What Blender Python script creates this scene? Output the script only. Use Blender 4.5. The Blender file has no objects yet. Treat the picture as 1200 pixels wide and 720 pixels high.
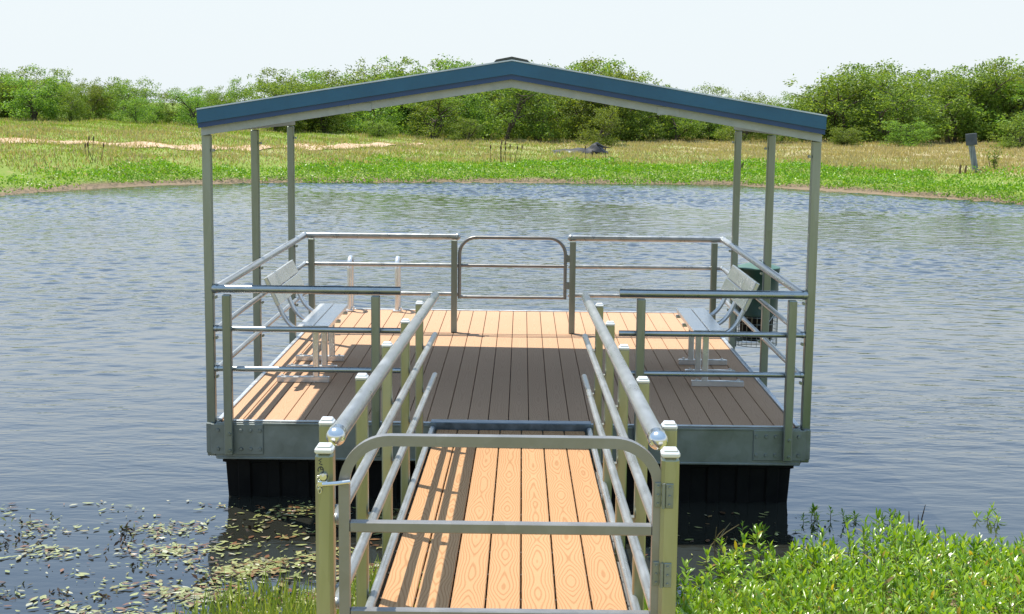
import bpy, math, random
import numpy as np
from mathutils import Vector, Matrix
R = math.radians
rng = np.random.default_rng(7)
random.seed(7)
scene = bpy.context.scene
COL = scene.collection

# ------------------------------------------------------------------ camera
CAM = Vector((0.0817, -10.4969, 2.3482))
cam_d = bpy.data.cameras.new('camera'); cam = bpy.data.objects.new('camera', cam_d); COL.objects.link(cam)
cam_d.sensor_width = 36.0; cam_d.lens = 1696.4 / 1200 * 36
cam_d.clip_start = 0.1; cam_d.clip_end = 3000
cam.matrix_world = (Matrix.Translation(CAM) @ Matrix.Rotation(0.006, 4, 'Z')
                    @ Matrix.Rotation(math.pi / 2 - 0.1398, 4, 'X') @ Matrix.Rotation(0.0105, 4, 'Z'))
scene.camera = cam

# ------------------------------------------------------------------ sky and sun
SUN_DIR = Vector((-0.31, 0.27, 1.0)).normalized()          # towards the sun
w = bpy.data.worlds.new('World'); scene.world = w; w.use_nodes = True
nt = w.node_tree; bg = nt.nodes['Background']
sky = nt.nodes.new('ShaderNodeTexSky'); sky.sky_type = 'NISHITA'; sky.sun_disc = False
sky.sun_elevation = math.asin(SUN_DIR.z); sky.sun_rotation = math.atan2(SUN_DIR.x, SUN_DIR.y)
sky.air_density = 1.0; sky.dust_density = 1.0; sky.ozone_density = 2.5; sky.altitude = 200
tc = nt.nodes.new('ShaderNodeTexCoord'); sz = nt.nodes.new('ShaderNodeSeparateXYZ'); nt.links.new(tc.outputs['Generated'], sz.inputs[0])
hz = nt.nodes.new('ShaderNodeValToRGB'); nt.links.new(sz.outputs[2], hz.inputs[0])          # sine of the elevation -> haze thickness
for e_, (p_, v_) in zip((hz.color_ramp.elements[0], hz.color_ramp.elements[1], hz.color_ramp.elements.new(.2), hz.color_ramp.elements.new(.42)), ((0.0, 1.0), (.62, .0), (.18, .92), (.34, .5))):
    e_.position = p_; e_.color = (v_, v_, v_, 1)
mxs = nt.nodes.new('ShaderNodeMix'); mxs.data_type = 'RGBA'; nt.links.new(hz.outputs[0], mxs.inputs['Factor']); nt.links.new(sky.outputs[0], mxs.inputs[6])
br = nt.nodes.new('ShaderNodeMapRange'); nt.links.new(sz.outputs[2], br.inputs[0])             # the haze glows most a little above the horizon
br.inputs[1].default_value = .07; br.inputs[2].default_value = .2; br.inputs[3].default_value = 1.0; br.inputs[4].default_value = 1.35
tb = nt.nodes.new('ShaderNodeMapRange'); nt.links.new(sz.outputs[2], tb.inputs[0]); tb.inputs[1].default_value = .12; tb.inputs[2].default_value = .34
tint = nt.nodes.new('ShaderNodeMix'); tint.data_type = 'RGBA'; nt.links.new(tb.outputs[0], tint.inputs['Factor']); tint.inputs[6].default_value = (4.2, 4.55, 4.72, 1); tint.inputs[7].default_value = (2.3, 3.4, 4.9, 1)
vm = nt.nodes.new('ShaderNodeVectorMath'); vm.operation = 'SCALE'; nt.links.new(tint.outputs[2], vm.inputs[0]); nt.links.new(br.outputs[0], vm.inputs['Scale']); nt.links.new(vm.outputs[0], mxs.inputs[7])
nt.links.new(mxs.outputs[2], bg.inputs[0]); bg.inputs[1].default_value = 0.118
sd = bpy.data.lights.new('sun', 'SUN'); sd.energy = 4.3; sd.angle = R(0.5); sd.color = (1.0, 0.94, 0.84)
so = bpy.data.objects.new('sun', sd); COL.objects.link(so)
so.rotation_euler = (-SUN_DIR).to_track_quat('-Z', 'Y').to_euler(); so.location = (0, 0, 30)
vs = scene.view_settings
vs.view_transform = 'Standard'; vs.look = 'None'; vs.gamma = 1.0; vs.exposure = 0.8; vs.use_curve_mapping = False

# ------------------------------------------------------------------ materials
def mat(name, base=(0.5, 0.5, 0.5), rough=0.6, metal=0.0, spec=0.5):
    m = bpy.data.materials.new(name); m.use_nodes = True
    b = m.node_tree.nodes['Principled BSDF']
    b.inputs['Base Color'].default_value = (*base, 1); b.inputs['Roughness'].default_value = rough
    b.inputs['Metallic'].default_value = metal; b.inputs['Specular IOR Level'].default_value = spec
    return m, m.node_tree, b
def nd(t, kind, **kw):
    n = t.nodes.new(kind)
    for k, v in kw.items(): setattr(n, k, v)
    return n
def ramp(t, stops, interp='LINEAR'):
    n = t.nodes.new('ShaderNodeValToRGB'); cr = n.color_ramp; cr.interpolation = interp
    while len(cr.elements) < len(stops): cr.elements.new(0.5)
    for e, (p, c) in zip(cr.elements, stops):
        e.position = p; e.color = (*c, 1) if len(c) == 3 else c
    return n
def objco(t, scale=(1, 1, 1), geo=False):
    m = nd(t, 'ShaderNodeMapping'); m.inputs['Scale'].default_value = scale
    if geo: t.links.new(nd(t, 'ShaderNodeNewGeometry').outputs['Position'], m.inputs[0])
    else: t.links.new(nd(t, 'ShaderNodeTexCoord').outputs['Object'], m.inputs[0])
    return m.outputs[0]
def noise(t, vec, scale=5, detail=3, rough=0.5, dist=0.0):
    n = nd(t, 'ShaderNodeTexNoise'); n.inputs['Scale'].default_value = scale
    n.inputs['Detail'].default_value = detail; n.inputs['Roughness'].default_value = rough
    n.inputs['Distortion'].default_value = dist
    t.links.new(vec, n.inputs['Vector']); return n.outputs['Fac']
def math_(t, op, a, b=None, c=None):
    n = nd(t, 'ShaderNodeMath', operation=op)
    for i, v in enumerate((a, b, c)):
        if v is None: continue
        if isinstance(v, (int, float)): n.inputs[i].default_value = v
        else: t.links.new(v, n.inputs[i])
    return n.outputs[0]
def mixc(t, f, a, b, blend='MIX'):
    n = nd(t, 'ShaderNodeMix', data_type='RGBA', blend_type=blend)
    for s, v in ((n.inputs['Factor'], f), (n.inputs[6], a), (n.inputs[7], b)):
        if isinstance(v, (int, float)): s.default_value = v
        elif isinstance(v, tuple): s.default_value = (*v, 1)
        else: t.links.new(v, s)
    return n.outputs[2]
def bump(t, b, h, strength=0.3, dist=0.01):
    n = nd(t, 'ShaderNodeBump'); n.inputs['Strength'].default_value = strength; n.inputs['Distance'].default_value = dist
    t.links.new(h, n.inputs['Height']); t.links.new(n.outputs[0], b.inputs['Normal']); return n

def metal(name, c0, c1, r0, r1, scale=14, metalness=0.9, stretch=(1, 1, 1)):
    m, t, b = mat(name, c0, r0, metalness)
    v = objco(t, stretch)
    f = noise(t, v, scale, 4, 0.6)
    vo = nd(t, 'ShaderNodeTexVoronoi'); vo.inputs['Scale'].default_value = scale * 3; t.links.new(v, vo.inputs['Vector'])
    sep = nd(t, 'ShaderNodeSeparateColor'); t.links.new(vo.outputs['Color'], sep.inputs[0])
    mx = math_(t, 'ADD', math_(t, 'MULTIPLY', f, 0.86), math_(t, 'MULTIPLY', sep.outputs[0], 0.14))
    cr = ramp(t, [(0.3, c0), (0.7, c1)]); t.links.new(mx, cr.inputs[0]); t.links.new(cr.outputs[0], b.inputs['Base Color'])
    rr = ramp(t, [(0.3, (r0,) * 3), (0.7, (r1,) * 3)]); t.links.new(mx, rr.inputs[0]); t.links.new(rr.outputs[0], b.inputs['Roughness'])
    bump(t, b, f, 0.03, 0.003)
    return m
M = {}
M['rail'] = metal('galvanised_tube', (0.29, 0.305, 0.305), (0.45, 0.46, 0.455), 0.25, 0.38, 9, 0.65, (1, .35, 1))
M['shaded_rail'] = metal('shaded_rail_tube', (0.29, 0.315, 0.32), (0.39, 0.415, 0.42), 0.24, 0.36, 7)  # galvanised tube darkened: roof shade on the front rails put into colour
M['dock_post'] = metal('dock_post_metal', (0.19, 0.215, 0.19), (0.28, 0.305, 0.275), 0.30, 0.44, 6, 0.8, (1, 1, 0.15))
M['post'] = metal('galvanised_post', (0.24, 0.255, 0.18), (0.36, 0.37, 0.27), 0.28, 0.42, 6, 0.85, (1, 1, 0.15))
M['plate'] = metal('galvanised_plate', (0.17, 0.19, 0.18), (0.26, 0.285, 0.27), 0.42, 0.55, 5, 0.7)
M['alu'] = metal('brushed_aluminium', (0.60, 0.60, 0.585), (0.68, 0.68, 0.665), 0.2, 0.28, 8, 0.6)
M['gate'] = metal('aluminium_gate', (0.20, 0.197, 0.19), (0.26, 0.257, 0.25), 0.36, 0.46, 6, 0.5)
M['beam'] = metal('galvanised_beam', (0.27, 0.305, 0.315), (0.39, 0.42, 0.43), 0.45, 0.58, 9, 0.6)
M['trim'] = metal('edge_trim_metal', (0.42, 0.44, 0.45), (0.58, 0.60, 0.61), 0.35, 0.5, 9, 0.75)
M['chrome'] = mat('bright_steel', (0.62, 0.62, 0.6), 0.2, 1.0)[0]
M['bolt'] = mat('bolt_steel', (0.3, 0.31, 0.3), 0.4, 0.8)[0]
M['cap'] = mat('pale_post_cap', (0.62, 0.63, 0.62), 0.4, 0.2)[0]
M['plug'] = mat('dark_plug', (0.05, 0.055, 0.055), 0.5)[0]
M['steel_dark'] = metal('dark_angle_steel', (0.10, 0.14, 0.17), (0.2, 0.25, 0.29), 0.3, 0.45, 10, 0.8)
M['ink'] = mat('marker_ink', (0.02, 0.02, 0.03), 0.6)[0]
m, t, b = mat('black_polyethylene', (0.012, 0.012, 0.013), 0.6, 0, 0.15)
f = noise(t, objco(t), 6, 4); cr = ramp(t, [(0.3, (0.003, 0.003, 0.003)), (0.75, (0.009, 0.009, 0.008))]); t.links.new(f, cr.inputs[0]); t.links.new(cr.outputs[0], b.inputs['Base Color'])
M['float'] = m
def painted(name, c0, c1, rough=0.45):
    m, t, b = mat(name, c0, rough)
    f = noise(t, objco(t), 4, 5, 0.6); cr = ramp(t, [(0.35, c0), (0.7, c1)]); t.links.new(f, cr.inputs[0]); t.links.new(cr.outputs[0], b.inputs['Base Color'])
    return m
M['blue'] = painted('blue_roof_paint', (0.006, 0.075, 0.145), (0.010, 0.095, 0.18), 0.4)
M['blue_lip'] = painted('blue_roof_lip', (0.009, 0.04, 0.125), (0.012, 0.052, 0.15), 0.4)
M['roof_top'] = painted('blue_roof_panel', (0.012, 0.075, 0.165), (0.018, 0.095, 0.20), 0.4)
M['sun_edge'] = painted('painted_sun_edge', (0.42, 0.47, 0.52), (0.55, 0.6, 0.64), 0.4)  # pale colour stands in for sunlight on the roof's top edge
M['ridge'] = painted('ridge_cap_paint', (0.03, 0.045, 0.045), (0.055, 0.06, 0.05), 0.5)
M['green_drum'] = painted('dark_green_drum', (0.006, 0.035, 0.022), (0.010, 0.05, 0.032), 0.4)
M['green_lid'] = painted('pale_green_lid', (0.045, 0.11, 0.08), (0.07, 0.15, 0.11), 0.45)

def decking(name, pitch, x0, c_lo, c_hi, grain):
    """composite boards running along Y: every board gets its own offset in the embossed grain"""
    m, t, b = mat(name, c_hi, 0.85, 0, 0.08)
    pos = nd(t, 'ShaderNodeNewGeometry').outputs['Position']
    sx = nd(t, 'ShaderNodeSeparateXYZ'); t.links.new(pos, sx.inputs[0])
    bi = math_(t, 'DIVIDE', math_(t, 'SUBTRACT', sx.outputs[0], x0), pitch)
    idx = math_(t, 'FLOOR', bi); fr = math_(t, 'FRACT', bi)
    wn = nd(t, 'ShaderNodeTexWhiteNoise', noise_dimensions='1D'); t.links.new(idx, wn.inputs['W'])
    off = math_(t, 'MULTIPLY', wn.outputs['Value'], 40.0)
    cx = nd(t, 'ShaderNodeCombineXYZ')
    t.links.new(math_(t, 'MULTIPLY', math_(t, 'SUBTRACT', fr, 0.5), 0.30), cx.inputs[0])
    t.links.new(math_(t, 'ADD', math_(t, 'MULTIPLY', sx.outputs[1], 1.25), off), cx.inputs[1])
    t.links.new(off, cx.inputs[2])
    n1 = noise(t, cx.outputs[0], 1.7, 0.6, 0.4, 0.0)
    rings = math_(t, 'SINE', math_(t, 'ADD', math_(t, 'MULTIPLY', n1, 62.0), math_(t, 'MULTIPLY', math_(t, 'POWER', math_(t, 'MULTIPLY', math_(t, 'ABSOLUTE', math_(t, 'SUBTRACT', fr, 0.5)), 2.0), 1.5), 30.0)))
    rg = ramp(t, [(0.60, (0, 0, 0)), (0.97, (1, 1, 1))]); t.links.new(math_(t, 'ADD', math_(t, 'MULTIPLY', rings, 0.5), 0.5), rg.inputs[0])
    blot = noise(t, pos, 1.1, 4, 0.6)
    base = mixc(t, blot, c_lo, c_hi)
    fine = noise(t, objco(t, (60, 4, 60), True), 3, 3, 0.6)
    base = mixc(t, math_(t, 'MULTIPLY', fine, 0.22), base, (c_lo[0] * 0.75, c_lo[1] * 0.7, c_lo[2] * 0.65))
    tint = math_(t, 'MULTIPLY', wn.outputs['Value'], 0.16)
    base = mixc(t, tint, base, (c_lo[0] * 0.8, c_lo[1] * 0.76, c_lo[2] * 0.72))
    col = mixc(t, math_(t, 'MULTIPLY', rg.outputs[0], grain), base, (c_lo[0] * 0.62, c_lo[1] * 0.52, c_lo[2] * 0.42))
    t.links.new(col, b.inputs['Base Color'])
    bump(t, b, math_(t, 'SUBTRACT', 1.0, rg.outputs[0]), 0.35, 0.002)
    return m
M['deck'] = decking('composite_deck', 4.25 / 28, -2.125, (0.465, 0.290, 0.180), (0.535, 0.348, 0.222), 0.2)
M['ramp'] = decking('composite_ramp', 1.09 / 7, -0.525, (0.415, 0.236, 0.118), (0.485, 0.285, 0.15), 0.52)
M['joist'] = mat('dark_substructure', (0.02, 0.017, 0.014), 0.8)[0]

def leafy(name, stops, trans=0.35, rough=0.5, spec=0.35, objvar=0.0):
    m = bpy.data.materials.new(name); m.use_nodes = True; t = m.node_tree; b = t.nodes['Principled BSDF']
    g = nd(t, 'ShaderNodeNewGeometry')
    cr = ramp(t, stops); t.links.new(g.outputs['Random Per Island'], cr.inputs[0])
    c = cr.outputs[0]
    if objvar:
        oi = nd(t, 'ShaderNodeObjectInfo'); hs = nd(t, 'ShaderNodeHueSaturation')
        t.links.new(math_(t, 'ADD', 0.5 - 0.022, math_(t, 'MULTIPLY', oi.outputs['Random'], 0.044)), hs.inputs['Hue'])
        t.links.new(math_(t, 'ADD', 1 - objvar, math_(t, 'MULTIPLY', oi.outputs['Random'], 2 * objvar)), hs.inputs['Value'])
        t.links.new(c, hs.inputs['Color']); c = hs.outputs[0]
    t.links.new(c, b.inputs['Base Color'])
    b.inputs['Roughness'].default_value = rough; b.inputs['Specular IOR Level'].default_value = spec
    if trans:
        tr = nd(t, 'ShaderNodeBsdfTranslucent'); mx = nd(t, 'ShaderNodeMixShader'); mx.inputs[0].default_value = trans
        t.links.new(mixc(t, 1.0, c, (1.25, 1.2, 0.55), 'MULTIPLY'), tr.inputs[0])
        t.links.new(b.outputs[0], mx.inputs[1]); t.links.new(tr.outputs[0], mx.inputs[2])
        t.links.new(mx.outputs[0], t.nodes['Material Output'].inputs[0])
    return m
M['tree_leaf'] = leafy('mesquite_leaves', [(0, (0.085, 0.145, 0.020)), (0.5, (0.15, 0.235, 0.033)), (1, (0.25, 0.34, 0.06))], 0.5, 0.55, 0.3, 0.22)
M['shore_leaf'] = leafy('shore_plant_leaves', [(0, (0.095, 0.225, 0.008)), (0.6, (0.165, 0.335, 0.010)), (0.95, (0.24, 0.42, 0.022)), (1, (0.45, 0.5, 0.16))], 0.42, 0.4, 0.5)
M['near_leaf'] = leafy('pond_weed_leaves', [(0, (0.10, 0.21, 0.010)), (0.5, (0.19, 0.34, 0.014)), (0.85, (0.30, 0.44, 0.03)), (0.965, (0.36, 0.48, 0.08)), (0.978, (0.55, 0.42, 0.03)), (1, (0.30, 0.2, 0.08))], 0.42, 0.3, 0.7)
M['near_stem'] = leafy('pond_weed_stems', [(0, (0.09, 0.11, 0.03)), (1, (0.22, 0.14, 0.07))], 0.0)
M['grass_green'] = leafy('green_grass', [(0, (0.16, 0.235, 0.035)), (0.6, (0.26, 0.34, 0.06)), (1, (0.36, 0.40, 0.09))], 0.42, 0.7, 0.08)
M['grass_dry'] = leafy('dry_grass', [(0, (0.33, 0.275, 0.135)), (0.55, (0.42, 0.35, 0.19)), (1, (0.49, 0.42, 0.26))], 0.4, 0.8, 0.05)
M['lily'] = leafy('floating_leaves', [(0, (0.20, 0.21, 0.07)), (0.28, (0.29, 0.30, 0.12)), (0.50, (0.15, 0.18, 0.045)), (0.60, (0.22, 0.17, 0.07)), (0.70, (0.17, 0.07, 0.025)), (0.86, (0.04, 0.025, 0.013)), (0.94, (0.06, 0.05, 0.02)), (1, (0.45, 0.44, 0.30))], 0.0, 0.35, 0.5)
M['debris'] = leafy('wet_debris', [(0, (0.03, 0.02, 0.01)), (.5, (0.09, 0.045, 0.02)), (.75, (0.06, 0.09, 0.02)), (1, (0.16, 0.17, 0.05))], 0.0, 0.3)
M['reed'] = leafy('brown_reeds', [(0, (0.05, 0.03, 0.015)), (1, (0.14, 0.08, 0.035))], 0.0)
m, t, b = mat('mesquite_bark', (0.07, 0.05, 0.035), 0.9)
f = noise(t, objco(t, (1, 1, 0.2)), 25, 4); cr = ramp(t, [(0.3, (0.035, 0.026, 0.02)), (0.7, (0.11, 0.085, 0.06))]); t.links.new(f, cr.inputs[0]); t.links.new(cr.outputs[0], b.inputs['Base Color'])
M['bark'] = m
m, t, b = mat('weathered_grey_wood', (0.25, 0.25, 0.24), 0.8)
f = noise(t, objco(t, (1, 1, 0.1)), 22, 4); cr = ramp(t, [(0.3, (0.10, 0.11, 0.12)), (0.7, (0.30, 0.31, 0.31))]); t.links.new(f, cr.inputs[0]); t.links.new(cr.outputs[0], b.inputs['Base Color'])
M['grey_wood'] = m
M['dark_board'] = painted('dark_board', (0.045, 0.05, 0.06), (0.085, 0.09, 0.1), 0.6)
M['black_sheet'] = mat('black_plastic_sheet', (0.016, 0.018, 0.022), 0.6, 0, 0.3)[0]
M['grey_sheet'] = mat('grey_plastic_sheet', (0.35, 0.36, 0.36), 0.4)[0]

# ground
m, t, b = mat('bank_ground', (0.2, 0.2, 0.08), 0.95, 0, 0.1)
pos = nd(t, 'ShaderNodeNewGeometry').outputs['Position']; sx = nd(t, 'ShaderNodeSeparateXYZ'); t.links.new(pos, sx.inputs[0])
n1 = noise(t, pos, 0.22, 5, 0.65); n2 = noise(t, pos, 1.7, 5, 0.7); n3 = noise(t, pos, 9, 3)
green = mixc(t, n3, (0.13, 0.19, 0.035), (0.21, 0.26, 0.06))
dry = mixc(t, n3, (0.29, 0.24, 0.13), (0.39, 0.33, 0.195))
soil = mixc(t, n3, (0.38, 0.23, 0.14), (0.48, 0.32, 0.21))
bias = math_(t, 'MULTIPLY', sx.outputs[0], 0.006)
fdry = ramp(t, [(0.40, (0, 0, 0)), (0.60, (1, 1, 1))])
t.links.new(math_(t, 'ADD', math_(t, 'ADD', math_(t, 'MULTIPLY', n1, 0.6), math_(t, 'MULTIPLY', n2, 0.4)), bias), fdry.inputs[0])
far = nd(t, 'ShaderNodeMapRange'); far.inputs[1].default_value = 12; far.inputs[2].default_value = 30; t.links.new(sx.outputs[1], far.inputs[0])
c1 = mixc(t, math_(t, 'MULTIPLY', fdry.outputs[0], far.outputs[0]), green, dry)
fs = ramp(t, [(0.60, (0, 0, 0)), (0.68, (1, 1, 1))]); t.links.new(n2, fs.inputs[0])
c1 = mixc(t, far.outputs[0], mixc(t, n1, (0.20, 0.215, 0.07), (0.31, 0.28, 0.12)), c1)
lowz = nd(t, 'ShaderNodeMapRange'); lowz.inputs[1].default_value = -.05; lowz.inputs[2].default_value = .15; t.links.new(sx.outputs[2], lowz.inputs[0])
c1 = mixc(t, math_(t, 'MULTIPLY', math_(t, 'SUBTRACT', 1.0, lowz.outputs[0]), far.outputs[0]), c1, green)
c2 = mixc(t, math_(t, 'MULTIPLY', math_(t, 'MULTIPLY', fs.outputs[0], far.outputs[0]), 0.6), c1, soil)
wet = nd(t, 'ShaderNodeMapRange'); wet.inputs[1].default_value = -0.50; wet.inputs[2].default_value = -0.40; t.links.new(sx.outputs[2], wet.inputs[0])
c3 = mixc(t, wet.outputs[0], mixc(t, n3, (0.14, 0.10, 0.06), (0.26, 0.20, 0.14)), c2)
t.links.new(c3, b.inputs['Base Color']); bump(t, b, n2, 0.6, 0.08)
M['ground'] = m
m, t, b = mat('track_soil', (0.45, 0.3, 0.2), 0.95, 0, 0.1)
pos = nd(t, 'ShaderNodeNewGeometry').outputs['Position']
cr = ramp(t, [(0.3, (0.36, 0.25, 0.15)), (0.55, (0.45, 0.32, 0.21)), (0.75, (0.52, 0.40, 0.28))]); t.links.new(noise(t, pos, 1.2, 5, 0.7), cr.inputs[0]); t.links.new(cr.outputs[0], b.inputs['Base Color'])
M['soil'] = m
# water
WZ = -0.60
m, t, b = mat('pond_water', (0.018, 0.019, 0.015), 0.04, 0, 0.5); b.inputs['IOR'].default_value = 1.68
pos = nd(t, 'ShaderNodeNewGeometry').outputs['Position']
sy = nd(t, 'ShaderNodeSeparateXYZ'); t.links.new(pos, sy.inputs[0])
def wv(rot, scale, s, d=2, dist=0.4):
    mp = nd(t, 'ShaderNodeMapping'); mp.inputs['Rotation'].default_value = (0, 0, R(rot)); mp.inputs['Scale'].default_value = scale
    t.links.new(pos, mp.inputs[0]); return noise(t, mp.outputs[0], s, d, 0.5, dist)
a1 = wv(8, (0.5, 1.5, 1), 2.0, 2, 0.5); a2 = wv(-24, (0.55, 1.6, 1), 4.2, 2, 0.6); a3 = wv(14, (0.7, 1.5, 1), 10.0, 2)
patch = noise(t, objco(t, (0.07, 0.16, 1), True), 1.0, 3, 0.6)
near = nd(t, 'ShaderNodeMapRange'); near.inputs[1].default_value = -1.5; near.inputs[2].default_value = 7; near.inputs[3].default_value = 0.16; near.inputs[4].default_value = 1.0; t.links.new(sy.outputs[1], near.inputs[0])
hgt = math_(t, 'ADD', math_(t, 'ADD', math_(t, 'MULTIPLY', a1, 0.5), math_(t, 'MULTIPLY', a2, 0.6)), math_(t, 'MULTIPLY', a3, 0.30))
pr = ramp(t, [(0.36, (0.35,) * 3), (0.64, (1.0,) * 3)]); t.links.new(patch, pr.inputs[0])
hgt = math_(t, 'MULTIPLY', hgt, math_(t, 'MULTIPLY', near.outputs[0], pr.outputs[0]))
bump(t, b, hgt, 1.0, 0.024)
M['water'] = m

# ------------------------------------------------------------------ mesh helpers
ROOT = {}
def props(o, label=None, cat=None, group=None, kind=None):
    if label: o['label'] = label
    if cat: o['category'] = cat
    if group: o['group'] = group
    if kind: o['kind'] = kind
    return o
def thing(name, loc, label, cat, group=None):
    o = bpy.data.objects.new(name, None); o.empty_display_size = 0.2; COL.objects.link(o)
    o.location = loc; ROOT[o] = Vector(loc); return props(o, label, cat, group)
class MB:
    def __init__(s): s.v = []; s.f = []
    def add(s, vs, fs):
        n = len(s.v); s.v += [tuple(p) for p in vs]; s.f += [tuple(i + n for i in f) for f in fs]; return s
    def box(s, c, d, bev=0.0, mx=None):
        """chamfered box"""
        h = [x / 2 for x in d]; bev = min(bev, min(h) * 0.6); vs = []; fs = []
        if bev <= 0:
            vs = [(x * h[0], y * h[1], z * h[2]) for x in (-1, 1) for y in (-1, 1) for z in (-1, 1)]
            fs = [(0, 1, 3, 2), (4, 6, 7, 5), (0, 4, 5, 1), (2, 3, 7, 6), (0, 2, 6, 4), (1, 5, 7, 3)]
        else:
            import itertools
            idx = {}
            for sg in itertools.product((-1, 1), repeat=3):
                for ax in range(3):
                    p = [sg[i] * (h[i] - (0 if i == ax else bev)) for i in range(3)]
                    idx[(sg, ax)] = len(vs); vs.append(tuple(p))
            for ax in range(3):
                a, b_ = (ax + 1) % 3, (ax + 2) % 3
                for sgn in (-1, 1):
                    q = []
                    for u, v in ((-1, -1), (1, -1), (1, 1), (-1, 1)):
                        sg = [0] * 3; sg[ax] = sgn; sg[a] = u; sg[b_] = v; q.append(idx[(tuple(sg), ax)])
                    fs.append(tuple(q if sgn > 0 else q[::-1]))
            for ax in range(3):                       # edge chamfers (edge along ax)
                a, b_ = (ax + 1) % 3, (ax + 2) % 3
                for u in (-1, 1):
                    for v in (-1, 1):
                        s0 = [0] * 3; s0[a] = u; s0[b_] = v; s1 = list(s0); s0[ax] = -1; s1[ax] = 1
                        q = [idx[(tuple(s0), a)], idx[(tuple(s1), a)], idx[(tuple(s1), b_)], idx[(tuple(s0), b_)]]
                        fs.append(tuple(q if u * v > 0 else q[::-1])[::-1])
            for sg in itertools.product((-1, 1), repeat=3):
                q = [idx[(sg, 0)], idx[(sg, 1)], idx[(sg, 2)]]
                fs.append(tuple(q if sg[0] * sg[1] * sg[2] > 0 else q[::-1]))
        c = Vector(c)
        vs = [(mx @ Vector(p) if mx else Vector(p)) + c for p in vs]
        return s.add(vs, fs)
    def bar(s, p0, p1, wd, ht, bev=0.003, up=Vector((0, 0, 1))):
        """box running from p0 to p1"""
        p0, p1 = Vector(p0), Vector(p1); d = p1 - p0; L = d.length; y = d.normalized()
        if abs(y.dot(up)) > 0.99: up = Vector((0, 1, 0))
        x = y.cross(up).normalized(); z = x.cross(y)
        mx = Matrix((x, y, z)).transposed()
        return s.box((p0 + p1) / 2, (wd, L, ht), bev, mx)
    def tube(s, pts, r, n=12, cap=True):
        pts = [Vector(p) for p in pts]; rr = r if isinstance(r, (list, tuple)) else [r] * len(pts)
        T = []
        for i in range(len(pts)):
            a = pts[max(i - 1, 0)]; b_ = pts[min(i + 1, len(pts) - 1)]; T.append((b_ - a).normalized())
        up = Vector((0, 0, 1)) if abs(T[0].z) < 0.9 else Vector((0, 1, 0))
        x = T[0].cross(up).normalized(); vs = []; fs = []
        for i, p in enumerate(pts):
            x = (x - T[i] * x.dot(T[i])).normalized(); y = T[i].cross(x)
            for k in range(n):
                a = 2 * math.pi * k / n; vs.append(p + (x * math.cos(a) + y * math.sin(a)) * rr[i])
        for i in range(len(pts) - 1):
            for k in range(n):
                a = i * n + k; b_ = i * n + (k + 1) % n; fs.append((a, b_, b_ + n, a + n))
        if cap:
            fs.append(tuple(range(n))[::-1]); fs.append(tuple(range((len(pts) - 1) * n, len(pts) * n)))
        return s.add(vs, fs)
    def lathe(s, c, prof, n=24, axis='Z'):
        vs = []; fs = []
        for r, z in prof:
            for k in range(n):
                a = 2 * math.pi * k / n; p = (r * math.cos(a), r * math.sin(a), z)
                if axis == 'Y': p = (p[0], z, p[1])
                vs.append(Vector(c) + Vector(p))
        for i in range(len(prof) - 1):
            for k in range(n):
                a = i * n + k; b_ = i * n + (k + 1) % n; fs.append((a, b_, b_ + n, a + n))
        return s.add(vs, fs)
    def ball(s, c, r, n=14, m=8):
        return s.lathe(c, [(r * math.sin(math.pi * i / m) + 1e-5, -r * math.cos(math.pi * i / m)) for i in range(m + 1)], n)
    def prism(s, poly, y0, y1):
        """polygon in XZ extruded along Y (counter-clockwise seen from -Y)"""
        n = len(poly); vs = [(x, y0, z) for x, z in poly] + [(x, y1, z) for x, z in poly]
        fs = [tuple(range(n)), tuple(range(n, 2 * n))[::-1]] + [((i + 1) % n, i, i + n, (i + 1) % n + n) for i in range(n)]
        return s.add(vs, fs)
    def build(s, name, m, parent=None, ang=35):
        root = parent
        while root is not None and root.parent is not None: root = root.parent
        off = ROOT.get(root, Vector((0, 0, 0)))
        me = bpy.data.meshes.new(name); me.from_pydata([tuple(Vector(p) - off) for p in s.v], [], s.f)
        me.materials.append(m); me.polygons.foreach_set('use_smooth', [True] * len(me.polygons))
        import bmesh
        bm = bmesh.new(); bm.from_mesh(me); bmesh.ops.recalc_face_normals(bm, faces=bm.faces); bm.to_mesh(me); bm.free()
        me.set_sharp_from_angle(angle=R(ang)); me.update()
        o = bpy.data.objects.new(name, me); COL.objects.link(o); o.parent = parent
        return o
def np_mesh(name, V, F, m, smooth=False):
    """V (n,3), F (k,3|4) numpy arrays"""
    me = bpy.data.meshes.new(name); k = F.shape[1]
    me.vertices.add(len(V)); me.vertices.foreach_set('co', np.ascontiguousarray(V, dtype=np.float32).ravel())
    me.loops.add(F.size); me.loops.foreach_set('vertex_index', np.ascontiguousarray(F, dtype=np.int32).ravel())
    me.polygons.add(len(F)); me.polygons.foreach_set('loop_start', np.arange(0, F.size, k, dtype=np.int32))
    me.polygons.foreach_set('loop_total', np.full(len(F), k, dtype=np.int32))
    me.polygons.foreach_set('use_smooth', np.full(len(F), smooth)); me.materials.append(m)
    me.update(calc_edges=True); me.validate(); return me
def link(name, me, parent=None):
    o = bpy.data.objects.new(name, me); COL.objects.link(o); o.parent = parent; return o
def unit(a): return a / np.maximum(np.linalg.norm(a, axis=1, keepdims=True), 1e-9)
def leaf_quads(P, D, N, L, W, bend=0.0):
    """rhombic leaves: base P, direction D, rough normal N, lengths L, widths W"""
    D = unit(D); S = unit(np.cross(D, N)); Nn = np.cross(S, D)
    L = np.asarray(L)[:, None]; W = np.asarray(W)[:, None]
    mid = P + D * L * 0.45 + Nn * L * bend
    V = np.stack([P, mid + S * W / 2, P + D * L - Nn * L * bend * 0.4, mid - S * W / 2], 1).reshape(-1, 3)
    F = np.arange(len(V)).reshape(-1, 4); return V, F
def rand_dirs(n, up=0.0):
    d = rng.normal(size=(n, 3)); d[:, 2] += up; return unit(d)
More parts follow.
